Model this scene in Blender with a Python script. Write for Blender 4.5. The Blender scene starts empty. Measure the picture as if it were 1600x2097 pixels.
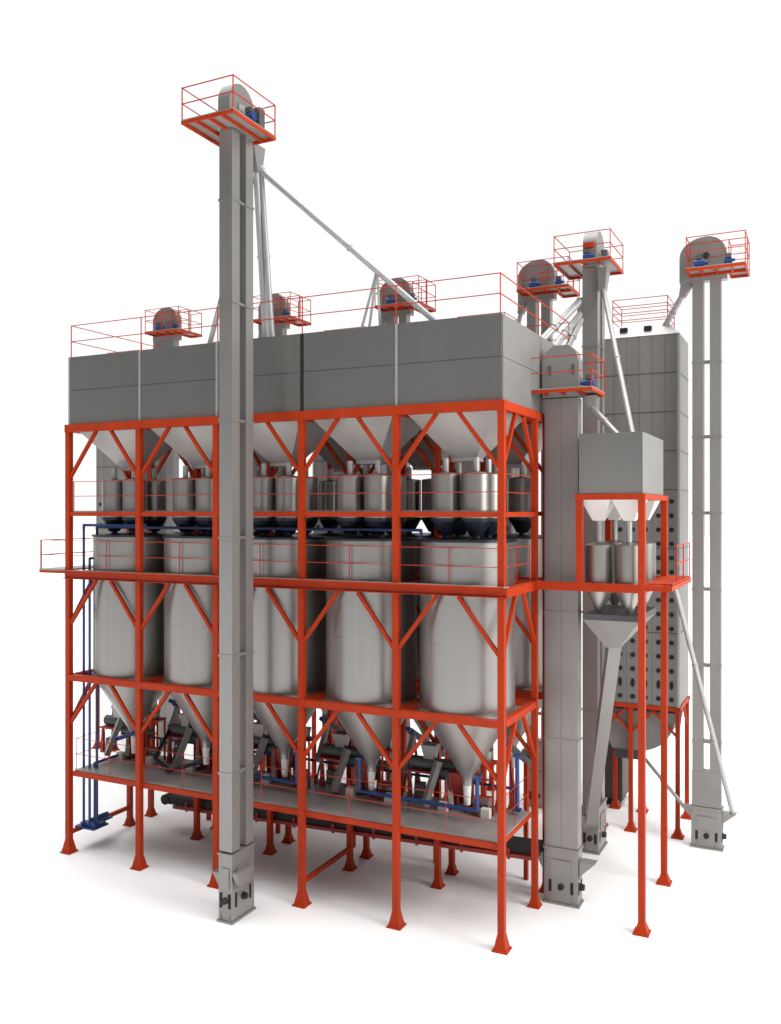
import bpy, bmesh, math, random
from mathutils import Vector, Matrix
random.seed(4)
D = bpy.data
SC = bpy.context.scene
COL = SC.collection

# ------------------------------------------------------------------ camera
cam_d = D.cameras.new('camera')
cam = D.objects.new('camera', cam_d)
COL.objects.link(cam)
cam.location = (7.231, -20.95, 10.78)
cam.rotation_euler = (math.radians(90), 0, math.radians(26.14))
cam_d.sensor_width = 36.0
cam_d.lens = 31.42
cam_d.clip_start = 0.1
cam_d.clip_end = 2000
SC.camera = cam

# ------------------------------------------------------------------ world: a white studio surround, dim behind the viewer
W = D.worlds.new('World')
SC.world = W
W.use_nodes = True
wn, wl = W.node_tree.nodes, W.node_tree.links
bg = wn['Background']
tc = wn.new('ShaderNodeTexCoord')
dot = wn.new('ShaderNodeVectorMath'); dot.operation = 'DOT_PRODUCT'
dot.inputs[1].default_value = (-.4405, .8975, 0)
wl.new(tc.outputs['Generated'], dot.inputs[0])
mr = wn.new('ShaderNodeMapRange'); mr.interpolation_type = 'SMOOTHSTEP'
mr.inputs['From Min'].default_value = .05; mr.inputs['From Max'].default_value = .78
mr.inputs['To Min'].default_value = .10; mr.inputs['To Max'].default_value = 1.06
wl.new(dot.outputs['Value'], mr.inputs['Value'])
sx = wn.new('ShaderNodeSeparateXYZ'); wl.new(tc.outputs['Generated'], sx.inputs[0])
mz = wn.new('ShaderNodeMapRange'); mz.interpolation_type = 'SMOOTHSTEP'
mz.inputs['From Min'].default_value = .68; mz.inputs['From Max'].default_value = 1.0
mz.inputs['To Min'].default_value = 0.0; mz.inputs['To Max'].default_value = 1.0
wl.new(sx.outputs['Z'], mz.inputs['Value'])
mx = wn.new('ShaderNodeMix'); mx.data_type = 'FLOAT'
wl.new(mz.outputs['Result'], mx.inputs[0]); wl.new(mr.outputs['Result'], mx.inputs[2])
mx.inputs[3].default_value = 5.2
bg.inputs['Color'].default_value = (1, 1, 1, 1)
wl.new(mx.outputs[0], bg.inputs['Strength'])

# big soft lamp far out to the right
ld = D.lights.new('key_light', 'AREA'); ld.shape = 'RECTANGLE'; ld.size = 14; ld.size_y = 14
ld.energy = 8500; ld.color = (1, .985, .96)
lo = D.objects.new('key_light', ld); COL.objects.link(lo)
lo.location = (25, -1, 20)
lo.rotation_euler = (Vector((-5, 2, 8)) - Vector(lo.location)).to_track_quat('-Z', 'Y').to_euler()

SC.view_settings.view_transform = 'Standard'
SC.view_settings.look = 'None'
SC.view_settings.exposure = 0
SC.view_settings.gamma = 1
SC.view_settings.use_curve_mapping = False
SC.cycles.max_bounces = 8

# ------------------------------------------------------------------ materials
def mat(name, base, rough=.5, metal=0.0, vary=.08, scale=(1.5, 1.5, 1.5), rvary=.1, spec=.5, bump=0.0):
    m = D.materials.new(name); m.use_nodes = True
    n, l = m.node_tree.nodes, m.node_tree.links
    b = n['Principled BSDF']
    b.inputs['Metallic'].default_value = metal
    b.inputs['Specular IOR Level'].default_value = spec
    t = n.new('ShaderNodeTexCoord'); mp = n.new('ShaderNodeMapping')
    mp.inputs['Scale'].default_value = scale
    l.new(t.outputs['Object'], mp.inputs[0])
    nz = n.new('ShaderNodeTexNoise'); nz.inputs['Scale'].default_value = 1.0
    nz.inputs['Detail'].default_value = 6; nz.inputs['Roughness'].default_value = .6
    l.new(mp.outputs[0], nz.inputs['Vector'])
    r = n.new('ShaderNodeMapRange')
    r.inputs['To Min'].default_value = 1 - vary; r.inputs['To Max'].default_value = 1 + vary
    r.inputs['From Min'].default_value = .3; r.inputs['From Max'].default_value = .7
    l.new(nz.outputs['Fac'], r.inputs['Value'])
    mul = n.new('ShaderNodeVectorMath'); mul.operation = 'SCALE'
    mul.inputs[0].default_value = base
    l.new(r.outputs['Result'], mul.inputs['Scale'])
    l.new(mul.outputs[0], b.inputs['Base Color'])
    r2 = n.new('ShaderNodeMapRange')
    r2.inputs['To Min'].default_value = max(.03, rough - rvary); r2.inputs['To Max'].default_value = rough + rvary
    l.new(nz.outputs['Fac'], r2.inputs['Value'])
    l.new(r2.outputs['Result'], b.inputs['Roughness'])
    if bump:
        bp = n.new('ShaderNodeBump'); bp.inputs['Strength'].default_value = bump; bp.inputs['Distance'].default_value = .01
        l.new(nz.outputs['Fac'], bp.inputs['Height']); l.new(bp.outputs[0], b.inputs['Normal'])
    return m

M = dict(
    floor=mat('white_floor', (.86, .86, .86), .7, vary=.01, scale=(.05, .05, .05)),
    red=mat('red_paint', (.41, .034, .005), .5, spec=.2, vary=.12, scale=(2, 2, .7)),
    rail=mat('red_rail_paint', (.46, .036, .012), .5, spec=.2, vary=.08),
    dred=mat('dark_red_paint', (.30, .02, .012), .5, vary=.15, scale=(3, 3, 3)),
    panel=mat('grey_coated_panel', (.32, .313, .302), .24, .7, vary=.05, scale=(.4, .4, .12), rvary=.04, spec=.35),
    panel_light=mat('bare_steel_strip', (.42, .42, .41), .4, .4, vary=.05),
    leg=mat('galvanised_casing', (.295, .287, .276), .38, .55, vary=.05, scale=(1.2, 1.2, .15), rvary=.04, spec=.4),
    steel=mat('brushed_stainless', (.31, .30, .287), .36, .85, vary=.05, scale=(4, 4, .06), rvary=.025),
    cone=mat('stainless_cone', (.35, .338, .322), .32, .7, vary=.07, scale=(2.5, 2.5, .6)),
    hop=mat('sheet_hopper', (.25, .245, .236), .45, .35, vary=.06, scale=(1.4, 1.4, 1.4)),
    dryer=mat('corrugated_grey', (.235, .226, .216), .45, .3, vary=.08, scale=(2.5, 2.5, .12)),
    under=mat('stainless_hopper', (.37, .357, .34), .4, .4, vary=.06, scale=(1.4, 1.4, 1.4)),
    white=mat('white_sheet', (.78, .77, .75), .5, vary=.04),
    dark=mat('dark_seam', (.012, .012, .012), .6, vary=.1),
    navy=mat('navy_cone_paint', (.008, .011, .022), .38, vary=.2),
    blue=mat('blue_paint', (.010, .045, .19), .35, vary=.12),
    navy_pipe=mat('dark_navy_pipe_paint', (.012, .03, .11), .4, vary=.15),
    rubber=mat('black_rubber', (.012, .012, .012), .65, vary=.3, scale=(4, 4, 4)),
    deck=mat('steel_deck_plate', (.32, .305, .29), .45, .3, vary=.16, scale=(1.2, 1.2, 1.2), bump=.2),
    brown=mat('brown_burner_box', (.055, .045, .038), .55, vary=.15),
    hole=mat('black_vent', (.006, .006, .007), .7, vary=.1),
    pipe=mat('galvanised_pipe', (.40, .40, .395), .4, .35, vary=.08, scale=(3, 3, 3)),
    motor=mat('motor_grey', (.075, .078, .082), .5, vary=.1),
)

# ------------------------------------------------------------------ geometry helpers
class MB:
    def __init__(s): s.bm = bmesh.new()
    def hexa(s, v):
        vs = [s.bm.verts.new(p) for p in v]
        for f in ((0, 3, 2, 1), (4, 5, 6, 7), (0, 1, 5, 4), (1, 2, 6, 5), (2, 3, 7, 6), (3, 0, 4, 7)):
            s.bm.faces.new([vs[i] for i in f])
        return s
    def box(s, x0, x1, y0, y1, z0, z1):
        return s.hexa([(x0, y0, z0), (x1, y0, z0), (x1, y1, z0), (x0, y1, z0), (x0, y0, z1), (x1, y0, z1), (x1, y1, z1), (x0, y1, z1)])
    def frust(s, a, za, b, zb):       # a, b: x0,x1,y0,y1 at the bottom and at the top
        return s.hexa([(a[0], a[2], za), (a[1], a[2], za), (a[1], a[3], za), (a[0], a[3], za),
                       (b[0], b[2], zb), (b[1], b[2], zb), (b[1], b[3], zb), (b[0], b[3], zb)])
    def bar(s, p, q, w, h=None, up=(0, 0, 1)):
        p, q = Vector(p), Vector(q); h = h or w
        d = (q - p).normalized(); u = Vector(up)
        if abs(d.dot(u)) > .98: u = Vector((0, 1, 0))
        sd = d.cross(u).normalized(); u = sd.cross(d)
        a, b = sd * w / 2, u * h / 2
        return s.hexa([p - a - b, p + a - b, p + a + b, p - a + b, q - a - b, q + a - b, q + a + b, q - a + b])
    def tube(s, pts, r, n=14):
        for p, q in zip(pts[:-1], pts[1:]):
            p, q = Vector(p), Vector(q); d = (q - p).normalized()
            u = Vector((0, 0, 1)) if abs(d.z) < .9 else Vector((0, 1, 0))
            a = d.cross(u).normalized(); b = d.cross(a)
            k = max(1, round((q - p).length / .6)); rings = []
            for m_ in range(k + 1):
                c = p.lerp(q, m_ / k)
                rings.append([s.bm.verts.new(c + (a * math.cos(2 * math.pi * i / n) + b * math.sin(2 * math.pi * i / n)) * r) for i in range(n)])
            for A, B_ in zip(rings[:-1], rings[1:]):
                for i in range(n):
                    j = (i + 1) % n; s.bm.faces.new((A[i], A[j], B_[j], B_[i]))
            s.bm.faces.new(rings[0][::-1]); s.bm.faces.new(rings[-1])
        for p in pts[1:-1]:
            bmesh.ops.create_icosphere(s.bm, subdivisions=2, radius=r * 1.02, matrix=Matrix.Translation(p))
        return s
    def cone(s, p, q, r0, r1, n=16):
        p, q = Vector(p), Vector(q); d = (q - p).normalized()
        u = Vector((0, 0, 1)) if abs(d.z) < .9 else Vector((0, 1, 0))
        a = d.cross(u).normalized(); b = d.cross(a)
        A, B = [], []
        for i in range(n):
            t = 2 * math.pi * i / n; o = a * math.cos(t) + b * math.sin(t)
            A.append(s.bm.verts.new(p + o * r0)); B.append(s.bm.verts.new(q + o * r1))
        for i in range(n):
            j = (i + 1) % n
            s.bm.faces.new((A[i], A[j], B[j], B[i]))
        s.bm.faces.new(A[::-1]); s.bm.faces.new(B)
        return s
    def lathe(s, c, prof, n=40):      # prof: (r, z), open profile, capped
        rings = []
        for r, z in prof:
            rings.append([s.bm.verts.new((c[0] + r * math.cos(2 * math.pi * i / n), c[1] + r * math.sin(2 * math.pi * i / n), c[2] + z)) for i in range(n)])
        for a, b in zip(rings[:-1], rings[1:]):
            for i in range(n):
                j = (i + 1) % n
                s.bm.faces.new((a[i], a[j], b[j], b[i]))
        s.bm.faces.new(rings[0][::-1]); s.bm.faces.new(rings[-1])
        return s
    def prism(s, poly, axis, a, b):   # poly in the plane across the axis
        def P(u, v, w): return (u, w, v) if axis == 'y' else ((w, u, v) if axis == 'x' else (u, v, w))
        A = [s.bm.verts.new(P(u, v, a)) for u, v in poly]; B = [s.bm.verts.new(P(u, v, b)) for u, v in poly]
        n = len(poly)
        for i in range(n):
            j = (i + 1) % n
            s.bm.faces.new((A[i], A[j], B[j], B[i]))
        s.bm.faces.new(A[::-1]); s.bm.faces.new(B)
        return s
    def build(s, name, m, parent=None, smooth=False, origin=None, label=None, bevel=0):
        bmesh.ops.recalc_face_normals(s.bm, faces=s.bm.faces)
        if bevel:
            bmesh.ops.bevel(s.bm, geom=list(s.bm.edges), offset=bevel, segments=2, affect='EDGES', profile=.6)
        if origin: bmesh.ops.translate(s.bm, verts=s.bm.verts, vec=-Vector(origin))
        me = D.meshes.new(name); s.bm.to_mesh(me); s.bm.free()
        me.materials.append(M[m])
        if smooth:
            me.polygons.foreach_set('use_smooth', [True] * len(me.polygons)); me.set_sharp_from_angle(angle=math.radians(35))
        o = D.objects.new(name, me); COL.objects.link(o)
        if origin: o.location = origin
        if parent: o.parent = parent
        if label: o['label'] = label
        return o

def thing(name, label, cat, loc=(0, 0, 0), group=None):
    o = D.objects.new(name, None); COL.objects.link(o)
    o.location = loc; o.empty_display_size = .2
    o['label'] = label; o['category'] = cat
    if group: o['group'] = group
    return o
def copy_tree(o, parent=None):
    c = o.copy(); COL.objects.link(c)
    if parent: c.parent = parent
    for ch in list(o.children): copy_tree(ch, c)
    return c
def railing(parent, pts, z, h=1.0, mids=1, step=2.0, t=.036, closed=False, name='railing', m='rail', skip=()):
    """Rails along a polyline, each post a sub-part of the railing."""
    b = MB(); P = list(pts) + ([pts[0]] if closed else [])
    posts = []
    for i, (p, q) in enumerate(zip(P[:-1], P[1:])):
        if i in skip: continue
        for k in range(mids + 1):
            zz = z + h * (k + 1) / (mids + 1)
            b.bar((p[0], p[1], zz), (q[0], q[1], zz), t)
        L = math.hypot(q[0] - p[0], q[1] - p[1]); n = max(1, round(L / step))
        for k in range(n + 1):
            c = (p[0] + (q[0] - p[0]) * k / n, p[1] + (q[1] - p[1]) * k / n)
            if all(math.hypot(c[0] - d[0], c[1] - d[1]) > .05 for d in posts): posts.append(c)
    if len(P) == 2: b.box(P[0][0] - .01, P[0][0] + .01, P[0][1] - .01, P[0][1] + .01, z + .03, z + h)
    r = b.build(name, m, parent)
    for c in posts:
        MB().box(c[0] - t * .55, c[0] + t * .55, c[1] - t * .55, c[1] + t * .55, z, z + h + t * .6).build('railing_post', m, r)
    return r

# ------------------------------------------------------------------ ground
g = MB(); gv = [g.bm.verts.new(p) for p in ((-400, -400, 0), (400, -400, 0), (400, 400, 0), (-400, 400, 0))]; g.bm.faces.new(gv)
g = g.build('ground', 'floor'); g['kind'] = 'structure'; g['label'] = 'plain white floor under the plant'

# ------------------------------------------------------------------ main steel frame
B = 2.88
XS = [-B * k for k in range(6)]             # columns from the right corner to the left
YS = [0.0, 2.74, 3.81, 6.55]
ZT, ZM, ZD, ZL, ZP = 13.42, 10.72, 8.78, 5.55, 2.52
fr = thing('steel_frame', 'tall orange red steel frame of five bays that carries the silos and hoppers', 'steel frame', (-7.2, 3.27, 0))
fr_off = Vector((7.2, -3.27, 0))
def part(b, name, m, parent=fr, **k):
    """Mesh written in scene coordinates, hung under a thing wherever that thing stands."""
    o = b.build(name, m, parent, **k)
    r = parent
    off = Vector((0, 0, 0))
    while r is not None:
        off += r.location; r = r.parent
    o.location = Vector(o.location) - off
    return o
CW = .085
for j, y in enumerate(YS):
    for i, x in enumerate(XS):
        w = CW if j == 0 else CW * .92
        b = MB().box(x - w, x + w, y - w, y + w, .05, ZT - .12)
        c = part(b, 'column', 'red')
        e, eh = (.2, .4) if j == 0 else (.17, .26)
        p = MB().box(x - e, x + e, y - e, y + e, 0.0, .04)
        p.frust((x - e * .82, x + e * .82, y - e * .82, y + e * .82), .04, (x - w - .004, x + w + .004, y - w - .004, y + w + .004), eh)
        part(p, 'base_plate', 'red', c)
x0, x1 = XS[-1], XS[0]
def xbeam(y, z, h, w, m='red', a=x0, b=x1): part(MB().box(a, b, y - w / 2, y + w / 2, z - h / 2, z + h / 2), 'beam', m)
def ybeam(x, z, h, w, a, b, m='red'): part(MB().box(x - w / 2, x + w / 2, a, b, z - h / 2, z + h / 2), 'beam', m)
for j, y in enumerate(YS):
    xbeam(y, ZT, .24, .20, a=x0 - .1, b=x1 + .1)
    if j: xbeam(y, ZD, .26, .21, a=x0 - .1, b=x1 + .1)
    else: 
        b = MB().box(x0 - .1, x1 + .16, -.09, .08, ZD - .083, ZD + .083)
        b.box(x0 - .12, x1 + .18, -.19, .1, ZD + .085, ZD + .11); b.box(x0 - .12, x1 + .18, -.15, .1, ZD - .11, ZD - .085)
        part(b, 'beam', 'red')
    xbeam(y, ZL, .19, .19)
    if j in (0, 3): xbeam(y, ZM, .13, .12)
for i, x in enumerate(XS):
    for (a, b) in ((.12, 2.62), (3.93, 6.43)):
        ybeam(x, ZT - .005, .22, .19, a, b); ybeam(x, ZD - .005, .24, .19, a, b); ybeam(x, ZL - .005, .18, .17, a, b)
        if i in (0, 5): ybeam(x, ZM, .12, .11, a, b)
    ybeam(x, ZD - .005, .2, .15, 2.86, 3.69); ybeam(x, ZT - .005, .2, .15, 2.86, 3.69)
for x in (XS[2], XS[5]):
    ybeam(x, .62, .12, .10, .09, 2.66)
def brace(p, q): part(MB().bar(p, q, .095, .095), 'brace', 'red')
for y in (0.0, 2.74):
    for z, dz in ((ZT - .12, 1.42), (ZD - .13, 1.42), (ZL - .1, 1.35)):
        for k in range(5):
            a, b = XS[k + 1], XS[k]
            brace((a + .06, y, z - dz), (a + 1.14, y, z)); brace((b - .06, y, z - dz), (b - 1.14, y, z))
for k in range(5):
    a, b = XS[k + 1], XS[k]; z = ZT - .12
    brace((a + .06, 3.81, z - 1.4), (a + 1.1, 3.81, z)); brace((b - .06, 3.81, z - 1.4), (b - 1.1, 3.81, z))
for x in (XS[0], XS[5]):
    for z, dz in ((ZT - .12, 1.42), (ZD - .13, 1.42), (ZL - .1, 1.35)):
        for a, b in ((0, 2.74), (3.81, 6.55)):
            brace((x, a + .06, z - dz), (x, a + 1.05, z)); brace((x, b - .06, z - dz), (x, b - 1.05, z))

# ------------------------------------------------------------------ bin block on top
bb = thing('bin_block', 'long grey sheet metal bin block with hopper bottoms on top of the frame', 'bin block', (-7.2, 3.27, 13.54))
Z0, Z1, ZS = 13.545, 15.68, 14.62
for k in range(5):
    a, b = XS[k + 1], XS[k]
    for (u, v) in ((Z0, ZS - .007), (ZS + .007, Z1)):
        part(MB().box(a + (.035 if k != 1 else .061), b - (.035 if k != 2 else .061), 0.0, .06, u, v), 'front_panel', 'panel', bb)
        part(MB().box(a + .035, b - .035, 6.49, 6.55, u, v), 'back_panel', 'panel', bb)
for (u, v) in ((Z0, ZS - .007), (ZS + .007, Z1)):
    for (a, b) in ((0.065, 3.26), (3.29, 6.485)):
        part(MB().box(-.045, .012, a, b, u, v), 'side_panel', 'hop', bb)
        part(MB().box(x0 - .012, x0 + .045, a, b, u, v), 'side_panel', 'hop', bb)
part(MB().box(x0 + .05, -.05, .065, 6.485, Z0 + .1, Z1 - .02), 'roof', 'hop', bb)
for k, x in enumerate(XS):
    m = 'dark' if k == 2 else 'panel_light'
    w = .034 if k != 2 else .06
    if k == 0: part(MB().box(-.033, -.006, -.003, .055, Z0, Z1), 'corner_strip', 'panel', bb)
    else: part(MB().box(x - w, x + w, -.006 if k != 2 else .012, .055, Z0, Z1), 'seam_strip', m, bb, label='black seam strip' if k == 2 else 'bright steel seam strip')
for row, (ya, yb) in enumerate(((.09, 2.66), (3.89, 6.46))):
    ym = (ya + yb) / 2
    for k in range(5):
        a, b = XS[k + 1] + .08, XS[k] - .08; xm = (a + b) / 2
        h = MB().frust((xm - .36, xm + .36, ym - .26, ym + .26), 12.22, (a, b, ya, yb), 13.50)
        h.box(xm - .36, xm + .36, ym - .26, ym + .26, 12.12, 12.219)
        part(h, 'hopper', 'under', bb)
rl = railing(bb, [(x0 + .05, .04), (-.05, .04), (-.05, 6.5), (x0 + .05, 6.5)], Z1, 1.0, 1, 2.88, .022, closed=True)
rl.location = -bb.location

# ------------------------------------------------------------------ storage silos
R_S = 1.27
def make_silo():
    t = thing('storage_silo', '', 'silo', (0, 0, 0), 'stainless storage silos in the frame')
    MB().lathe((0, 0, 0), [(R_S, 5.66), (R_S, 7.38), (R_S + .004, 7.385), (R_S + .004, 7.4), (R_S, 7.405), (R_S, 10.0)], 72).build('shell', 'steel', t, True)
    MB().lathe((0, 0, 0), [(R_S + .05, 10.0), (R_S + .05, 10.06), (.25, 10.12)], 60).build('lid', 'navy', t, True)
    MB().lathe((0, 0, 0), [(.125, 3.5), (.135, 3.66), (.2, 3.8), (1.25, 5.5), (R_S + .03, 5.52), (R_S + .03, 5.655)], 60).build('cone', 'cone', t, True)
    MB().lathe((0, 0, 0), [(.085, 2.98), (.115, 3.495)], 28).build('outlet', 'white', t, True)
    return t
silo_lab = [
    'shiny front silo in the end bay beside the right corner column of the frame',
    'shiny front silo second from the right corner, left of the corner silo',
    'shiny front silo just right of the tall front elevator leg, middle of the row',
    'shiny front silo just left of the tall front elevator leg, partly hidden by it',
    'shiny front silo in the left end bay beside the blue riser pipes',
]
rear_lab = [
    'shaded rear silo behind the right corner silo, seen past the end of the frame',
    'shaded rear silo seen as a dark strip between the two rightmost front silos',
    'shaded rear silo seen as a dark strip left of the second silo from the right',
    'shaded rear silo behind the tall front elevator leg',
    'shaded rear silo behind the left end silo, its cone seen under the beam',
]
s0 = make_silo()
for row, (yc, labs) in enumerate(((1.37, silo_lab), (5.18, rear_lab))):
    for k in range(5):
        s = s0 if (row == 0 and k == 0) else copy_tree(s0)
        s.location = (-1.44 - B * k, yc, 0); s.rotation_euler.z = random.uniform(0, 6)
        s['label'] = labs[k]

# ------------------------------------------------------------------ small dosing bins above the silos
def make_bin():
    t = thing('dosing_bin', '', 'dosing bin', (0, 0, 0), 'small dosing bins above the silos')
    MB().lathe((0, 0, 0), [(.385, 10.62), (.385, 11.78), (.37, 11.80), (.1, 11.84)], 36).build('shell', 'steel', t, True)
    MB().lathe((0, 0, 0), [(.17, 10.16), (.19, 10.2), (.375, 10.52), (.40, 10.53), (.40, 10.615)], 32).build('cone', 'navy', t, True)
    MB().lathe((0, 0, 0), [(.085, 11.845), (.085, 12.2)], 20).build('inlet_pipe', 'pipe', t, True)
    MB().lathe((0, 0, 0), [(.1, 10.1), (.1, 10.158)], 20).build('outlet', 'navy', t, True)
    return t
bay_name = ['the right corner silo', 'the silo beside the corner silo', 'the silo right of the tall leg',
            'the silo left of the tall leg', 'the left end silo']
b0 = make_bin(); first = True
for k in range(5):
    for row, y in enumerate((.92, 1.84, 4.8)):
        for sd in (0, 1):
            s = b0 if first else copy_tree(b0); first = False
            s.location = (-1.44 - B * k + (-.43, .43)[sd], y, 0)
            side = ('left', 'right')[sd]
            if row == 0: s['label'] = f'{side} black coned bin in front on {bay_name[k]}'
            elif row == 1: s['label'] = f'{side} black coned bin behind the front pair on {bay_name[k]}'
            else: s['label'] = f'{side} black coned rear row bin beyond {bay_name[k]}'

# ------------------------------------------------------------------ walkways
wk = thing('walkway', 'red railed walkway at silo top height around the frame and across to the small tower', 'walkway', (-7.2, 0, 8.9))
def strip(x0_, x1_, y0_, y1_, z, t=.04, nm='floor_plate', m='deck', par=wk): return part(MB().box(x0_, x1_, y0_, y1_, z, z + t), nm, m, par)
zf = ZD + .134
strip(-14.5, .15, -.27, .09, zf, .03)
part(MB().box(-14.5, .15, -.28, -.2705, zf - .01, zf + .035), 'edge_strip', 'red', wk)
strip(-15.6, -14.52, -.1, 2.7, zf, .05)
part(MB().box(-15.6, -14.5, -.1, -.02, zf - .08, zf - .002), 'edge_beam', 'red', wk)
part(MB().box(-15.6, -15.52, -.018, 2.7, zf - .08, zf - .002), 'edge_beam', 'red', wk)
r = railing(wk, [(-15.58, -.06), (-14.3, .02), (0.0, .02), (.0, 2.3)], zf + .03, .93, 1, 1.44, .019); r.location = -wk.location
r = railing(wk, [(-15.58, 2.6), (-15.58, -.04)], zf + .03, .93, 1, 1.3, .03); r.location = -wk.location
uw = thing('upper_walkway', 'upper red walkway rails at the small bins, above the silo tops', 'walkway', (-7.2, 0, 10.8))
part(MB().box(-14.3, -.1, .07, .42, 10.79, 10.82), 'floor_plate', 'deck', uw)
r = railing(uw, [(-14.3, .1), (-.05, .1), (-.05, 2.6)], 10.82, .92, 1, 2.88, .02); r.location = -uw.location
# lower platforms
lp = thing('work_platform', 'low grey plate work platform with red edge beams under the silo cones', 'platform', (-7.2, 1.4, ZP))
part(MB().box(-14.25, -.1, .1, 2.62, ZP + .05, ZP + .09), 'floor_plate', 'deck', lp)
for y in (.06, 2.64): part(MB().box(-14.3, -.09, y - .05, y + .05, ZP - .09, ZP + .048), 'edge_beam', 'red', lp)
for x in (-14.2, -.14): part(MB().box(x - .05, x + .05, .112, 2.588, ZP - .09, ZP + .048), 'edge_beam', 'red', lp)
for k in range(1, 5): part(MB().box(XS[k] - .04, XS[k] + .04, .112, 2.588, ZP - .08, ZP + .046), 'cross_beam', 'dred', lp)
r = railing(lp, [(-14.2, 2.6), (-14.2, .1), (-.12, .1), (-.12, 2.6)], ZP + .09, 1.0, 1, 1.44, .014); r.location = -lp.location

# ------------------------------------------------------------------ conveyor
cv = thing('belt_conveyor', 'long black belt conveyor slung low between the column rows', 'conveyor', (-6.5, 3.27, 1.0))
pa, pb = Vector((-12.9, 3.22, 1.02)), Vector((.05, 3.22, 1.42))
part(MB().bar(pa, pb, .62, .26), 'trough', 'rubber', cv)
for s_ in (-1, 1): part(MB().bar(pa + Vector((.3, s_ * .36, -.17)), pb + Vector((0, s_ * .36, -.17)), .09, .10), 'side_rail', 'dred', cv)
part(MB().cone(pa + Vector((-.1, -.34, 0)), pa + Vector((-.1, .34, 0)), .17, .17, 24), 'drum', 'rubber', cv, smooth=True)
part(MB().bar(pa + Vector((1.2, 0, .14)), pa + Vector((1.2, 0, 1.4)), .3, .3), 'feed_spout', 'motor', cv)
for k in range(9):
    c = pa.lerp(pb, (k + .6) / 9.2)
    part(MB().box(c.x - .04, c.x + .04, 2.845, 2.905, c.z - .28, c.z + .02), 'hanger', 'dred', cv)

# ------------------------------------------------------------------ bucket elevators
def hood(b, axis, c, w, half, zb, zt, ext=0.0):
    """Elevator head: flat sided, round on top. c = centre across, half = half depth along the other axis."""
    poly = []
    rr = w / 2
    poly.append((c - rr - ext, zb)); 
    n = 14
    for i in range(n + 1):
        t = math.pi * (1 - i / n)
        poly.append((c + math.cos(t) * (rr + (ext if t > math.pi / 2 else 0)), zt - rr + math.sin(t) * rr))
    poly.append((c + rr, zb))
    return poly
def platform(t, x0, x1, y0, y1, z, h=.8, joists=3, cut=None, step=1.2, skip=()):
    """Open red platform: edge beams, joists, grey plate in parts, railing."""
    e = .05
    pf = MB()
    pf.box(x0, x1, y0, y0 + e, z - .085, z); pf.box(x0, x1, y1 - e, y1, z - .085, z)
    pf.box(x0, x0 + e, y0 + e, y1 - e, z - .085, z); pf.box(x1 - e, x1, y0 + e, y1 - e, z - .085, z)
    o = part(pf, 'platform_frame', 'red', t)
    pl = MB()
    if cut:
        cx0, cx1, cy0, cy1 = cut
        for r_ in ((x0, x1, y0, cy0), (x0, x1, cy1, y1), (x0, cx0, cy0, cy1), (cx1, x1, cy0, cy1)):
            if r_[1] - r_[0] > .02 and r_[3] - r_[2] > .02: pl.box(r_[0] + .004, r_[1] - .004, r_[2] + .004, r_[3] - .004, z + .003, z + .03)
    else: pl.box(x0 + .004, x1 - .004, y0 + .004, y1 - .004, z + .003, z + .03)
    part(pl, 'platform_plate', 'deck', t)
    for k in range(1, joists + 1):
        xx = x0 + (x1 - x0) * k / (joists + 1)
        if cut and cut[0] - .04 < xx < cut[1] + .04:
            part(MB().box(xx - .022, xx + .022, y0 + e, max(y0 + e + .01, cut[2] - .02), z - .08, z), 'joist', 'red', t)
            if y1 - cut[3] > .2: part(MB().box(xx - .022, xx + .022, cut[3] + .02, y1 - e, z - .08, z), 'joist', 'red', t)
        else: part(MB().box(xx - .022, xx + .022, y0 + e, y1 - e, z - .08, z), 'joist', 'red', t)
    r = railing(t, [(x0 + .02, y0 + .02), (x1 - .02, y0 + .02), (x1 - .02, y1 - .02), (x0 + .02, y1 - .02)], z + .03, h, 1, step, .023, closed=True, skip=skip)
    r.location = -t.location
    return o
def motor(t, p, q, r=.13, m='blue'):
    p, q = Vector(p), Vector(q); L = q - p
    b = MB().cone(p, p + L * .72, r, r, 20); b.cone(p + L * .72, q, r * .55, r * .55, 16)
    o = part(b, 'motor', m, t, smooth=True)
    c = (p + p + L * .72) / 2
    part(MB().box(c.x - .09, c.x + .09, c.y - .09, c.y + .09, c.z + r - .01, c.z + r + .12), 'terminal_box', 'motor', o)
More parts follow.
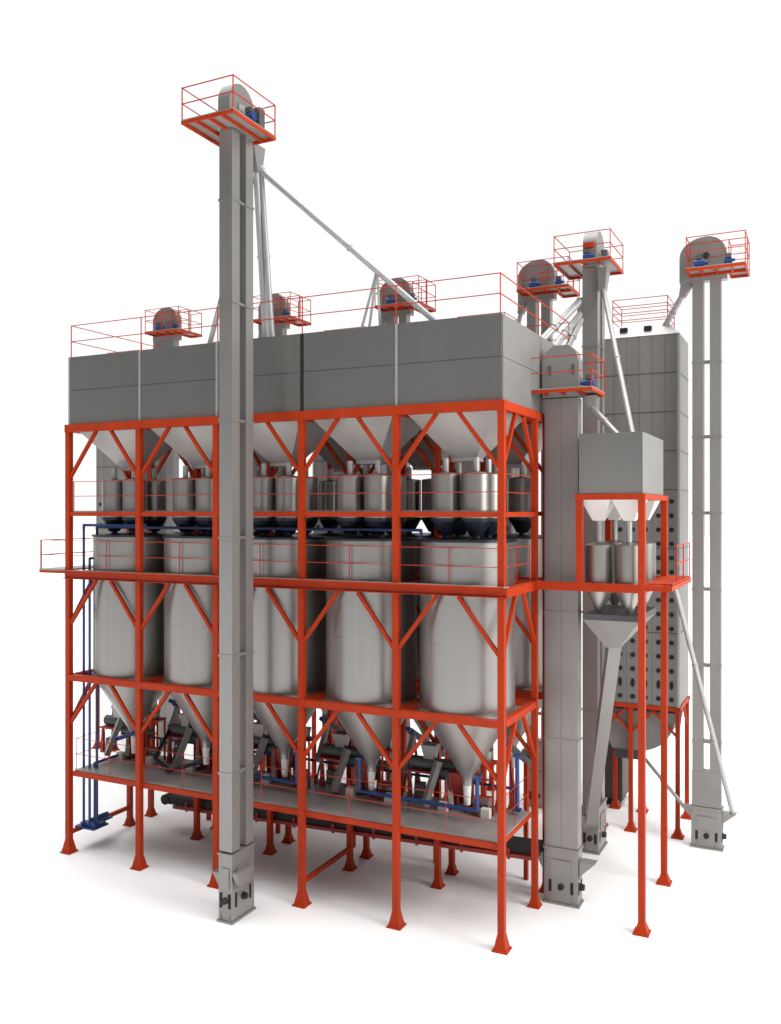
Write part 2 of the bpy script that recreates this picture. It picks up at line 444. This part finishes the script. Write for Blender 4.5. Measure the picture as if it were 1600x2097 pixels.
def boot(t, x0, x1, y0, y1, h, side, m='leg'):
    b = MB().box(x0, x1, y0, y1, .06, h)
    o = part(b, 'boot', m, t)
    part(MB().box(x0 - .04, x1 + .04, y0 - .04, y1 + .04, 0, .058), 'base_flange', m, o)
    part(MB().box(x0 - .025, x1 + .025, y0 - .025, y1 + .025, h + .002, h + .06), 'top_flange', m, o)
    # hatches with a shadow gap, bearing housings
    xm, ym = (x0 + x1) / 2, (y0 + y1) / 2
    part(MB().box(xm - (x1 - x0) * .3, xm + (x1 - x0) * .3, y0 - .03, y0 - .002, h * .5, h * .82), 'hatch', m, o)
    part(MB().box(x1 + .002, x1 + .03, ym - (y1 - y0) * .3, ym + (y1 - y0) * .3, h * .5, h * .82), 'hatch', m, o)
    for q in (.18, .82):
        xx = x0 + (x1 - x0) * q; yy = y0 + (y1 - y0) * q
        part(MB().box(xx - .04, xx + .04, y0 - .012, y0 - .001, h * .22, h * .44), 'take_up_slot', 'hole', o)
        part(MB().box(x1 + .001, x1 + .012, yy - .04, yy + .04, h * .22, h * .44), 'take_up_slot', 'hole', o)
        part(MB().prism([(y0 - .001, .06), (y0 - .04, .06), (y0 - .001, .3)], 'x', xx - .012, xx + .012), 'gusset', m, o)
    part(MB().cone((x1, ym, h * .33), (x1 + .12, ym, h * .33), .1, .08, 18), 'bearing', 'dark', o, smooth=True)
    part(MB().cone((xm, y0, h * .33), (xm, y0 - .1, h * .33), .09, .07, 18), 'bearing', 'dark', o, smooth=True)
    return o
def feed_funnel(t, poly, axis, a, b, m='leg'):
    return part(MB().prism(poly, axis, a, b), 'feed_funnel', m, t)

# F: the tall one in front
t = thing('bucket_elevator', 'tallest grey bucket elevator, standing in front of the frame with a railed top platform', 'bucket elevator', (-6.98, -1.31, 0))
XA, XB = -7.2, -6.79
for (a, b) in ((-1.79, -1.45), (-1.17, -.83)):
    o = part(MB().box(XA, XB, a, b, 1.86, 20.9), 'trunk', 'leg', t)
    for z in (3.9, 7.0, 10.1, 13.2, 16.3, 19.0):
        part(MB().box(XA - .025, XB + .025, a - .02, b + .02, z - .03, z + .03), 'joint_flange', 'leg', o)
for z in (3.9, 7.0, 10.1, 13.2, 16.3, 19.0): part(MB().box(XA + .04, XB - .01, -1.428, -1.192, z - .03, z + .03), 'tie', 'leg', t)
boot(t, XA - .005, XB + .012, -1.81, -.81, 1.75, 1)
feed_funnel(t, [(-1.72, 1.0), (-1.2, 1.0), (-1.05, 1.35), (-1.85, 1.35)], 'x', XB + .044, XB + .2)
feed_funnel(t, [(-7.235, .8), (-7.235, 1.22), (-7.5, 1.22)], 'y', -1.7, -1.3)
platform(t, -7.74, -6.1, -2.68, -.76, 20.84, .82, 3, (XA - .05, XB + .05, -1.83, -.79), 2.2)
b = MB().prism(hood(None, 'x', -1.31, 1.12, 0, 20.9, 22.15), 'x', XA + .02, XB - .02)
o = part(b, 'head', 'hop', t, smooth=True)
part(MB().box(XB - .018, XB + .02, -1.5, -1.12, 21.25, 21.6), 'hatch', 'panel_light', o)
motor(t, (-6.35, -1.4, 21.2), (-6.77, -1.4, 21.2), .12)
part(MB().box(-6.62, -6.3, -1.25, -1.0, 21.0, 21.5), 'gearbox', 'motor', t)
part(MB().frust((-7.1, -6.86, -.52, -.3), 20.15, (-7.15, -6.82, -.78, -.2), 20.86), 'outlet_spout', 'hop', t)

# G: wide casing at the end of the conveyor
t = thing('bucket_elevator', 'wide grey bucket elevator at the right end of the frame, platform below roof height', 'bucket elevator', (.62, 3.35, 0))
part(MB().box(.16, .625, 3.14, 3.55, 1.56, 13.9), 'trunk', 'leg', t)
part(MB().box(.632, 1.09, 3.14, 3.55, 1.56, 13.9), 'trunk', 'leg', t)
for z in (4.5, 8.0, 11.3): part(MB().box(.14, 1.11, 3.12, 3.57, z, z + .05), 'joint_flange', 'leg', t)
boot(t, .15, 1.10, 3.12, 3.58, 1.5, 1)
feed_funnel(t, [(1.14, .85), (1.14, 1.25), (1.55, 1.25)], 'y', 3.15, 3.5)
feed_funnel(t, [(.12, .9), (.12, 1.35), (-.12, 1.35)], 'y', 3.12, 3.5)
platform(t, -.2, 1.66, 2.38, 3.9, 14.06, .84, 3, (.13, 1.13, 3.1, 3.6), 1.9)
b = MB().prism([(.1, 13.93), (.1, 14.9), (.2, 15.2), (.42, 15.36), (.82, 15.36), (1.02, 15.2), (1.12, 14.9), (1.12, 13.93)], 'y', 3.13, 3.56)
o = part(b, 'head', 'hop', t)
for xx in (.3, .95): part(MB().box(xx - .02, xx + .05, 3.09, 3.127, 14.55, 14.8), 'handle', 'motor', o)
motor(t, (1.5, 3.3, 14.3), (1.14, 3.3, 14.3), .1)
part(MB().frust((1.25, 1.45, 3.7, 3.9), 13.6, (1.12, 1.5, 3.6, 3.95), 14.0), 'outlet_spout', 'hop', t)

# H: behind the end of the frame
t = thing('bucket_elevator', 'grey bucket elevator between frame and right dryer with a square railed top platform', 'bucket elevator', (.42, 7.7, 0))
for (a, b) in ((7.2, 7.58), (7.84, 8.22)):
    o = part(MB().box(.2, .68, a, b, 1.5, 18.5), 'trunk', 'leg', t)
    for z in (4.5, 8.5, 12.5, 16): part(MB().box(.18, .70, a - .02, b + .02, z, z + .05), 'joint_flange', 'leg', o)
boot(t, .18, .72, 7.16, 8.26, 1.42, 1)
feed_funnel(t, [(6.75, 1.28), (7.13, .75), (7.13, 1.28)], 'x', .25, .65)
platform(t, -.58, 1.22, 6.62, 8.55, 18.62, .82, 3, (.15, .75, 7.15, 8.27), 2.0)
part(MB().prism(hood(None, 'x', 7.71, 1.1, 0, 18.52, 19.75), 'x', .22, .66), 'head', 'hop', t, smooth=True)
part(MB().box(.28, .6, 7.02, 7.12, 19.1, 19.26), 'guard', 'red', t, label='orange guard')
motor(t, (.28, 7.02, 18.82), (.62, 7.02, 18.82), .1)
part(MB().box(.76, .95, 7.3, 7.6, 18.66, 19.05), 'gearbox', 'motor', t)
part(MB().frust((.72, .94, 7.1, 7.4), 17.75, (.70, 1.0, 7.1, 7.6), 18.45), 'outlet_spout', 'hop', t)
part(MB().frust((.05, .19, 7.2, 7.5), 16.8, (.02, .19, 7.2, 7.6), 17.6), 'outlet_spout', 'hop', t)

# R: far right, two legs with daylight between
def twin(t, xa, y, ztop, wid=.87, tr=.335, dep=.36, plat=(), boots=True, ties=(3.4, 5.85, 8.3, 10.75, 13.2, 15.6)):
    xb = xa + wid
    for a in (xa, xb - tr):
        o = part(MB().box(a, a + tr, y, y + dep, 2.46, ztop), 'trunk', 'leg', t)
        for z in ties: part(MB().box(a - .018, a + tr + .018, y - .018, y + dep + .018, z - .03, z + .03), 'joint_flange', 'leg', o)
    for z in ties: part(MB().box(xa + tr + .02, xb - tr - .02, y + .08, y + dep - .08, z - .05, z + .05), 'tie', 'leg', t)
    part(MB().box(xa - .01, xb + .01, y - .01, y + dep + .01, 1.33, 2.455), 'transition', 'leg', t)
    boot(t, xa - .03, xb + .03, y - .03, y + dep + .03, 1.26, 1)
t = thing('bucket_elevator', 'far right bucket elevator of two grey legs with white daylight between them', 'bucket elevator', (3.7, 9.4, 0))
twin(t, 3.27, 9.2, 18.2)
feed_funnel(t, [(4.18, .85), (4.18, 1.2), (4.6, 1.2)], 'y', 9.22, 9.55)
feed_funnel(t, [(3.23, .95), (3.23, 1.25), (2.9, 1.25)], 'y', 9.22, 9.55)
part(MB().prism(hood(None, 'y', 3.70, 1.22, 0, 18.2, 19.62, .22), 'y', 9.22, 9.54), 'head', 'leg', t, smooth=True)
part(MB().prism([(2.90, 18.2), (3.07, 18.9), (3.3, 18.2), (3.02, 17.75), (2.85, 17.8)], 'y', 9.24, 9.52), 'outlet_spout', 'leg', t)
platform(t, 3.18, 4.95, 8.35, 9.18, 18.42, .95, 3, None, 1.9)
platform(t, 4.36, 4.95, 9.2, 9.9, 18.42, .95, 0, None, 1.9, skip=(0,))
motor(t, (3.4, 8.75, 18.65), (3.8, 8.75, 18.65), .12)
motor(t, (4.3, 8.6, 18.6), (4.62, 8.6, 18.6), .085)
part(MB().cone((3.7, 9.21, 19.0), (3.7, 9.1, 19.0), .1, .08, 18), 'bearing', 'dark', t, smooth=True)

# E: the row of four behind the bin block
def make_rear():
    t = thing('bucket_elevator', '', 'bucket elevator', (-1.75, 10.9, 0), 'bucket elevators with round heads behind the bin block')
    twin(t, -2.2, 10.7, 18.55)
    part(MB().prism(hood(None, 'y', -1.77, 1.2, 0, 18.5, 20.0, .18), 'y', 10.72, 11.05), 'head', 'leg', t, smooth=True)
    part(MB().prism([(-2.55, 18.5), (-2.4, 19.2), (-2.2, 18.5), (-2.4, 18.1), (-2.58, 18.12)], 'y', 10.75, 11.02), 'outlet_spout', 'hop', t)
    part(MB().bar((-2.48, 10.88, 18.15), (-2.9, 10.88, 16.4), .13, .13), 'spout_pipe', 'pipe', t)
    platform(t, -2.35, -.45, 9.95, 10.68, 18.78, .95, 3, None, 1.0)
    platform(t, -1.1, -.45, 10.72, 11.6, 18.78, .95, 0, None, 1.0, skip=(0,))
    motor(t, (-1.95, 10.3, 19.0), (-1.55, 10.3, 19.0), .115)
    motor(t, (-1.0, 10.25, 18.96), (-.68, 10.25, 18.96), .085)
    return t
e_lab = ['round headed elevator past the right rear corner of the bin block, with blue motors',
         'round headed elevator behind the bin block where the long sloping pipe comes down',
         'round headed elevator behind the bin block, just right of the tallest elevator',
         'round headed elevator behind the left end of the bin block']
e0 = make_rear()
for k in range(4):
    e = e0 if k == 0 else copy_tree(e0)
    e.location = (-2.28 - 5.75 * k, 10.9, 0); e['label'] = e_lab[k]

# ------------------------------------------------------------------ dryers
def make_dryer():
    X0, X1, Y0, Y1 = .22, 2.75, 9.8, 12.0
    ZB, ZTOP = 4.3, 16.7
    t = thing('dryer_tower', '', 'dryer', (1.5, 10.9, 0), 'ribbed grey dryer towers at the rear')
    # ribbed walls: narrow vertical ribs on each face
    body = MB().box(X0, X1, Y0, Y1, ZB, ZTOP)
    n = 6; w = (X1 - X0) / n
    for k in range(n): body.box(X0 + w * k + .006, X0 + w * (k + 1) - .006, Y0 - .02, Y0 - .0005, ZB + .02, ZTOP - .02)
    n2 = 5; w2 = (Y1 - Y0) / n2
    for k in range(n2): body.box(X1 + .0005, X1 + .02, Y0 + w2 * k + .012, Y0 + w2 * (k + 1) - .012, ZB + .02, ZTOP - .02)
    wall = part(body, 'wall', 'dryer', t)
    for z in (6.73, 9.55, 11.5, 12.8, 14.1, 15.4): part(MB().box(X0 - .01, X1 + .03, Y0 - .03, Y1 + .01, z, z + .035), 'seam_band', 'motor', wall)
    for x in (X0, X1): part(MB().box(x - .03, x + .03, Y0 - .045, Y0 - .0205, ZB, ZTOP), 'corner_trim', 'panel_light', wall)
    part(MB().box(X1 + .021, X1 + .045, Y0 - .02, Y0 + .12, ZB, ZTOP), 'corner_trim', 'panel_light', wall)
    part(MB().frust((X0 - .05, X1 + .05, Y0 - .05, Y1 + .05), ZTOP + .002, (X0 + .25, X1 - .35, Y0 + .3, Y1 - .3), ZTOP + .42), 'roof', 'white', t)
    for x in (.95, 1.75): part(MB().box(x - .12, x + .12, Y0 + .02, Y0 + .2, ZTOP + .18, ZTOP + .34), 'roof_vent', 'hole', t)
    r = railing(t, [(X0 + .3, Y0 + .35), (X1 - .4, Y0 + .35), (X1 - .4, Y1 - .35), (X0 + .3, Y1 - .35)], ZTOP + .42, .95, 3, 2.0, .022, closed=True); r.location = -t.location
    v0 = None
    for c in range(n):
        for r_ in range(15):
            x = X0 + w * (c + .5); z = 4.55 + .47 * r_
            if v0 is None:
                v0 = MB().cone((0, .02, 0), (0, -.02, 0), .078, .078, 16).build('vent', 'hole', t); v = v0
            else:
                v = v0.copy(); COL.objects.link(v); v.parent = t
            v.location = Vector((x, Y0 - .024, z)) - t.location
            if r_ == 1: v.scale = (.8, 1, 1.9)
    zt_ = ZB - .25
    curve = [(X1 - .1 - (X1 - 1.55) * (1 - math.cos(a)) , zt_ - 1.35 * math.sin(a)) for a in [math.pi / 2 * i / 10 for i in range(11)]]
    part(MB().prism([(X0 + .05, zt_)] + curve + [(.55, 2.7), (X0 + .12, 3.1)], 'y', Y0 + .16, Y1 - .16), 'hopper', 'hop', t, smooth=True)
    part(MB().box(.55, 1.4, 10.25, 11.65, 2.3, 2.695), 'discharge_box', 'motor', t)
    for x in (X0, 1.2, X1 - .02):
        for y in (Y0 + .02, Y1 - .05):
            l = part(MB().box(x - .07, x + .07, y - .07, y + .07, .05, ZB - .14), 'leg', 'red', t)
            part(MB().box(x - .19, x + .19, y - .19, y + .19, 0, .05).frust((x - .15, x + .15, y - .15, y + .15), .05, (x - .075, x + .075, y - .075, y + .075), .3), 'base_plate', 'red', l)
    for y in (Y0 + .02, Y1 - .05): part(MB().box(X0 - .1, X1 + .08, y - .08, y + .08, ZB - .139, ZB - .002), 'beam', 'red', t)
    for x in (X0, X1 - .02): part(MB().box(x - .08, x + .08, Y0 + .105, Y1 - .135, ZB - .139, ZB - .002), 'beam', 'red', t)
    for x, d in ((X0, .85), (1.2, -.8), (1.2, .8), (X1 - .02, -.85)): part(MB().bar((x, Y0 + .02, ZB - 1.0), (x + d, Y0 + .02, ZB - .14), .07, .07), 'brace', 'red', t)
    part(MB().bar((X1 - .02, Y0 + .1, ZB - 1.0), (X1 - .02, Y0 + .9, ZB - .14), .07, .07), 'brace', 'red', t)
    part(MB().bar((X1 - .02, Y1 - .1, ZB - 1.0), (X1 - .02, Y1 - .9, ZB - .14), .07, .07), 'brace', 'red', t)
    bx = part(MB().box(-.75, .45, 12.1, 13.6, .25, 2.75), 'burner_box', 'brown', t)
    part(MB().box(-.6, .3, 12.2, 13.5, 0, .248), 'skid', 'dark', bx)
    return t
d_lab = ['ribbed grey dryer tower on red legs, wholly visible at the right of the picture',
         'ribbed dryer tower behind the right end of the frame, nearly hidden by the silos',
         'ribbed dryer tower seen above the silos in the middle bays',
         'ribbed dryer tower mostly hidden behind the tallest elevator leg',
         'ribbed dryer tower behind the left end bay of the frame']
d0 = make_dryer()
for k in range(5):
    d = d0 if k == 0 else copy_tree(d0)
    d.location = (1.5 - 5.75 * k, 10.9, 0); d['label'] = d_lab[k]

# ------------------------------------------------------------------ small tower at the right
st = thing('small_tower_frame', 'slim red frame of the small tower standing right of the main frame', 'steel frame', (2.1, 4.2, 0))
LX, RX, FY, BY = 1.32, 2.93, 2.42, 5.85
def post(x, y, z0, z1, base=True):
    c = part(MB().box(x - .085, x + .085, y - .085, y + .085, z0 + (.05 if base else 0), z1), 'column', 'red', st)
    if base: part(MB().box(x - .2, x + .2, y - .2, y + .2, 0, .05).frust((x - .17, x + .17, y - .17, y + .17), .05, (x - .09, x + .09, y - .09, y + .09), .28), 'base_plate', 'red', c)
post(RX, FY, 0, 11.1); post(RX, BY, 0, 11.1)
post(LX, FY, 8.92, 11.1, False); post(LX, BY, 8.92, 11.1, False)
part(MB().box(LX - .1, RX + .1, FY - .1, FY + .1, 11.102, 11.25), 'beam', 'red', st)
part(MB().box(LX - .1, RX + .1, BY - .1, BY + .1, 11.102, 11.25), 'beam', 'red', st)
for x in (LX, RX): part(MB().box(x - .09, x + .09, FY + .102, BY - .102, 11.105, 11.245), 'beam', 'red', st)
part(MB().box(.1, RX - .087, FY - .09, FY + .09, 8.7, 8.918), 'beam', 'red', st)
part(MB().box(RX + .087, RX + .75, FY - .02, FY + .1, 8.76, 8.9), 'beam', 'red', st)
part(MB().box(LX - .1, RX - .087, BY - .09, BY + .09, 8.7, 8.918), 'beam', 'red', st)
part(MB().box(RX - .08, RX + .08, FY + .09, BY - .09, 8.7, 8.918), 'beam', 'red', st)
part(MB().box(RX + .68, RX + .75, FY + .11, BY, 8.78, 8.9), 'beam', 'red', st)
part(MB().box(RX + .1, RX + .74, FY + .1, BY, 8.92, 8.95), 'floor_plate', 'red', st)
r = railing(st, [(RX + .71, FY + 1.0), (RX + .71, BY - .05)], 8.95, .95, 1, 1.2, .026); r.location = -st.location
fb = thing('feed_box', 'plain grey sheet metal box on top of the small red tower', 'hopper box', (2.1, 4.0, 11.26))
part(MB().box(1.3, 2.93, 2.42, 5.57, 11.262, 12.84), 'body', 'panel', fb, bevel=.01)
part(MB().box(2.934, 2.95, 2.42, 5.57, 11.262, 12.838), 'side_sheet', 'hop', fb)
for x in (1.71, 2.52):
    for y in (2.95, 4.9):
        part(MB().frust((x - .14, x + .14, y - .14, y + .14), 10.55, (x - .395, x + .395, y - .4, y + .4), 11.1), 'hopper', 'white', fb)
k = 0
tb0 = None
tb_lab = ['small steel cylinder bin of the small tower, front left under the feed box', 'small steel cylinder bin of the small tower, rear left behind the front pair',
          'small steel cylinder bin of the small tower, front right next to the long red leg', 'small steel cylinder bin of the small tower, rear right under the feed box']
for x in (1.71, 2.5):
    for y in (2.95, 4.9):
        if tb0 is None:
            tb0 = thing('tower_bin', '', 'dosing bin', (0, 0, 0), 'small bins of the small tower')
            MB().lathe((0, 0, 0), [(.36, 8.72), (.36, 9.9), (.1, 9.98)], 36).build('shell', 'steel', tb0, True)
            MB().lathe((0, 0, 0), [(.09, 8.12), (.36, 8.715)], 32).build('cone', 'cone', tb0, True)
            MB().lathe((0, 0, 0), [(.08, 9.985), (.08, 10.55)], 20).build('inlet_pipe', 'pipe', tb0, True)
            tb = tb0
        else: tb = copy_tree(tb0)
        tb.location = (x, y, 0); tb['label'] = tb_lab[k]; k += 1
ch = thing('collecting_chute', 'grey collecting hopper with a long square chute sloping to the elevator boot', 'chute', (2.1, 3.6, 7.2))
part(MB().box(1.36, 2.82, 2.6, 5.2, 7.93, 8.08), 'rim', 'motor', ch)
part(MB().frust((1.86, 2.2, 3.1, 3.6), 7.15, (1.36, 2.82, 2.6, 5.2), 7.926), 'hopper', 'leg', ch)
part(MB().bar((2.02, 3.42, 7.3), (.52, 6.98, 1.1), .34, .34), 'sloping_chute', 'leg', ch)

# ------------------------------------------------------------------ spout pipes
def spout(label, pts, r, extra=None):
    t = thing('spout_pipe', label, 'pipe', pts[0])
    o = part(MB().tube([Vector(p) for p in pts], r), 'pipe', 'pipe', t, smooth=True)
    for p, q in zip(pts[:-1], pts[1:]):
        p, q = Vector(p), Vector(q); n = max(2, int((q - p).length / 2.4))
        for k in range(1, n):
            c = p.lerp(q, k / n); d = (q - p).normalized() * .03
            part(MB().cone(c - d, c + d, r * 1.25, r * 1.25, 16), 'joint_flange', 'pipe', o, smooth=True)
    return t
t = spout('long sloping pipe from the tallest elevator head down to the bin roof', [(-6.98, -.35, 20.4), (-6.75, -.3, 20.1), (-1.95, .6, 15.70)], .085)
for a, b in (((-3.62, .36, 17.27), (-4.05, .25, 15.66)), ((-3.62, .36, 17.27), (-3.85, 1.0, 15.66)), ((-3.62, .36, 17.27), (-4.15, .85, 15.66))):
    part(MB().bar(a, b, .06, .06), 'strut', 'pipe', t)
spout('steep pipe right behind the tallest elevator leg, the one closest to the leg', [(-7.0, -.38, 20.3), (-7.35, .62, 15.66)], .10)
spout('steep pipe behind the tallest elevator leg, the outer of the close pair', [(-6.9, -.3, 20.3), (-7.02, .45, 15.66)], .075)
spout('pipe showing at the left edge of the tallest elevator leg above the bin roof', [(-7.05, -.42, 20.2), (-9.35, .55, 15.66)], .075)
spout('highest of three sloping pipes left of the elevator with the square platform', [(.1, 7.3, 17.5), (-1.1, 5.7, 15.66)], .12)
spout('middle of three sloping pipes left of the elevator with the square platform', [(.12, 7.3, 17.1), (-.45, 5.8, 15.66)], .11)
spout('short steep lowest pipe left of the elevator with the square platform', [(.15, 7.25, 16.9), (-.15, 6.3, 15.66)], .10)
spout('long thin pipe crossing in front of the right dryer down to the feed box', [(.83, 7.25, 17.9), (2.35, 4.3, 12.82)], .075)
spout('short sloping pipe from the wide elevator platform down to the feed box', [(1.3, 3.75, 13.7), (2.15, 3.3, 12.82)], .085)
spout('pipe from the far right elevator head down to the dryer roof', [(2.95, 9.38, 17.85), (2.2, 10.2, 16.95)], .10)
spout('thin diagonal pipe crossing the far right elevator legs down to its boot', [(3.15, 6.3, 8.65), (4.48, 9.35, 1.2)], .075)
spout('dark thin pipe from the right dryer hopper down to the far right elevator boot', [(1.45, 10.4, 2.45), (2.98, 9.38, 1.22)], .06)

# ------------------------------------------------------------------ blue piping
def blue(label, pts, r=.042, m='blue'):
    t = thing('blue_pipe', label, 'pipe', pts[0], None)
    part(MB().tube([Vector(p) for p in pts], r, 12), 'pipe', m, t, smooth=True)
    for p in (pts[0], pts[-1]):
        part(MB().box(p[0] - r * 1.7, p[0] + r * 1.7, p[1] - r * 1.7, p[1] + r * 1.7, p[2] - .03, p[2] + .03), 'flange', m, t)
    return t
blue('blue riser pipe nearest the left corner column, turning level above the silos', [(-14.2, .42, .84), (-14.2, .42, 10.36), (-11.9, .46, 10.36)])
blue('blue riser pipe that turns and runs level over the whole silo row', [(-13.72, .5, .84), (-13.72, .5, 10.3), (-2.4, .5, 10.3), (-2.4, .5, 10.1)], .042, 'navy_pipe')
blue('blue riser pipe standing between the other two tall blue risers', [(-13.95, .42, .84), (-13.95, .42, 9.3), (-13.95, 1.2, 9.3)])
blue('short blue riser pipe between the two tall ones, up to the low platform', [(-13.86, .55, .84), (-13.86, .55, 2.75), (-13.86, 2.3, 2.75)])
pm = thing('pump_set', 'blue pump set at the foot of the blue risers by the left corner column', 'pump', (-14, .6, .3))
part(MB().box(-14.46, -13.66, .3, .95, .684, .74), 'base', 'blue', pm)
part(MB().box(-14.28, -13.7, .38, .6, .742, .86), 'valve_block', 'blue', pm)
part(MB().cone((-14.1, .62, .84), (-14.1, 1.35, .84), .09, .09, 24), 'motor', 'blue', pm, smooth=True)
part(MB().box(-14.0, -13.72, .65, .9, .742, .8), 'valve_block', 'blue', pm)
part(MB().box(-14.36, -14.0, .955, 1.5, .684, .735), 'base', 'blue', pm)
blue('low blue manifold pipe under the two rightmost silo cones, ends turned up', [(-4.55, 1.1, 3.9), (-4.55, 1.1, 2.98), (-1.02, 1.0, 2.98), (-1.02, 1.0, 3.85)], .055)
blue('low blue manifold pipe under the middle silo cone', [(-8.4, 1.1, 2.95), (-6.55, 1.0, 2.95), (-6.55, 1.0, 3.9)], .055)
blue('blue standpipe at the left end bay in front of the silo cone', [(-12.55, 1.2, 2.75), (-12.55, 1.2, 3.75), (-13.6, 1.2, 3.4)], .06)
blue('dark blue pipe loop on the platform left of the tallest elevator leg', [(-12.2, 2.3, 3.75), (-12.05, 1.3, 2.95), (-11.2, 1.0, 2.72), (-10.2, 1.4, 3.05), (-9.9, 2.3, 3.9), (-11.6, 2.5, 3.9)], .06, 'navy')
blue('dark blue standpipe just past the right corner column on the platform', [(-.32, 2.2, 2.75), (-.32, 2.2, 4.2)], .06)

# ------------------------------------------------------------------ machines under the cones
def make_machine():
    t = thing('mixing_machine', '', 'machine', (0, 0, 2.61), 'red and grey machines on the low platform')
    z = 0
    MB().frust((-.30, .02, .05, .4), .35, (-.22, -.02, .1, .35), 1.45).build('body', 'dred', t, bevel=.02)
    MB().frust((-.42, .14, -.02, .47), 1.0, (-.30, .02, .05, .4), .36).build('collar', 'dred', t)
    for x in (-.36, .08):
        for y in (.0, .44): MB().frust((x - .06, x + .06, y - .06, y + .06), 0, (x - .035, x + .035, y - .035, y + .035), 1.0).build('leg', 'dred', t)
    MB().cone((-1.0, .22, .9), (.45, .22, .9), .12, .12, 24).build('barrel', 'motor', t, True)
    b = MB().bar((-.75, .05, 1.25), (-1.0, -.35, .1), .17, .17); b.build('chute', 'leg', t)
    MB().cone((.25, .2, .25), (.7, .2, .25), .15, .15, 20).build('motor', 'leg', t, True)
    MB().cone((.40, -.2, .12), (.40, -.06, .12), .12, .12, 20).build('flywheel', 'dred', t, True)
    MB().box(-.62, -.38, -.3, -.12, 0, .24).build('pedestal', 'white', t)
    MB().box(.62, .86, -.3, -.12, 0, .24).build('pedestal', 'white', t)
    return t
mm_lab = ['red bodied machine under the right corner silo cone, on the low platform', 'red bodied machine under the second silo cone from the right corner',
          'red bodied machine under the middle silo cone, right of the tallest elevator leg', 'red bodied machine under the silo cone left of the tallest elevator leg',
          'red bodied machine under the left end silo cone']
m0 = make_machine()
for k in range(5):
    o = m0 if k == 0 else copy_tree(m0)
    o.location = (-1.75 - B * k, 1.85, ZP + .09); o['label'] = mm_lab[k]

def make_mixer():
    t = thing('drum_mixer', '', 'mixer', (0, 0, 2.61), 'dark drum mixers on red stands on the low platform')
    MB().cone((-.75, 0, 1.05), (.75, 0, 1.05), .17, .17, 28).build('drum', 'motor', t, True)
    MB().cone((.76, 0, 1.05), (1.0, 0, 1.05), .1, .1, 20).build('motor', 'motor', t, True)
    MB().box(-.8, .8, -.3, .3, .82, .87).build('stand_top', 'dred', t)
    for x in (-.7, .7):
        for y in (-.24, .24): MB().frust((x - .07, x + .07, y - .07, y + .07), 0, (x - .03, x + .03, y - .03, y + .03), .819).build('leg', 'dred', t)
    MB().frust((-.3, -.02, -.14, .14), 1.2, (-.38, .06, -.22, .22), 1.6).build('inlet_hopper', 'leg', t)
    b = MB().bar((.45, -.2, .95), (.72, -.62, .12), .14, .14); b.build('outlet_chute', 'leg', t)
    MB().box(-.55, -.3, -.26, .0, .1, .5).build('gearbox', 'motor', t)
    return t
x_lab = ['dark drum mixer on a red stand behind the right corner silo cone', 'dark drum mixer on a red stand behind the second cone from the right corner',
         'dark drum mixer on a red stand behind the middle silo cone', 'dark drum mixer on a red stand, just left of the tallest elevator leg',
         'dark drum mixer on a red stand behind the left end silo cone']
q0 = make_mixer()
for k in range(5):
    o = q0 if k == 0 else copy_tree(q0)
    o.location = (-2.75 - B * k, 2.3, ZP + .09); o['label'] = x_lab[k]
def make_transfer():
    t = thing('screw_conveyor', '', 'screw conveyor', (0, 0, 0), 'sloping screw conveyors from the rear silos')
    MB().cone((0, 4.9, 3.2), (0, 2.5, 4.45), .1, .1, 20).build('tube', 'motor', t, True)
    MB().cone((0, 2.49, 4.455), (0, 2.3, 4.56), .07, .07, 18).build('motor', 'blue', t, True)
    MB().bar((0, 2.7, 4.3), (-.05, 2.2, 3.3), .14, .14).build('outlet_spout', 'leg', t)
    MB().frust((-.1, .1, 4.7, 4.9), 3.3, (-.22, .22, 4.55, 5.05), 3.72).build('inlet_hopper', 'leg', t)
    for x in (-.3, .3): MB().bar((x, 2.55, 2.63), (0, 2.75, 4.22), .06, .06).build('strut', 'dred', t)
    MB().box(-.06, .06, 4.28, 4.4, 0, 3.46).build('leg', 'red', t)
    return t
c_lab = ['dark screw conveyor sloping up behind the right corner silo cone', 'dark screw conveyor sloping up between the two rightmost silo cones',
         'dark screw conveyor sloping up right of the tallest elevator leg', 'dark screw conveyor sloping up left of the tallest elevator leg',
         'dark screw conveyor sloping up by the left end silo cone']
t0 = make_transfer()
for k in range(5):
    o = t0 if k == 0 else copy_tree(t0)
    o.location = (-.75 - B * k, 0, 0); o['label'] = c_lab[k]

blue('blue service pipe along the back edge of the low platform', [(-13.9, 2.52, 3.2), (-.5, 2.52, 3.2), (-.5, 2.52, 2.65)], .04)
for k in range(5):
    t = thing('pipe_stand', ['thin red pipe stand behind the right corner silo cone', 'thin red pipe stand behind the second cone from the right corner', 'thin red pipe stand behind the middle silo cone',
              'thin red pipe stand just left of the tallest elevator leg', 'thin red pipe stand behind the left end silo cone'][k], 'pipe stand', (-1.1 - B * k, 2.0, ZP + .09), 'thin red pipe stands on the low platform')
    for x in (-.22, .22):
        for y in (-.18, .18): MB().bar((x, y, 0), (x, y, 1.35), .05, .05).build('leg', 'red', t)
    MB().box(-.26, .26, -.22, .22, 1.352, 1.40).build('top_plate', 'red', t)
    for z in (.5, .95): MB().bar((-.19, -.18, z), (.19, -.18, z), .04, .04).build('rung', 'red', t)
    MB().cone((0, 0, 1.402), (0, 0, 1.7), .11, .17, 20).build('valve', 'leg', t, True)
    MB().cone((-.3, 0, 1.55), (-.12, 0, 1.55), .06, .06, 16).build('actuator', 'blue', t, True)
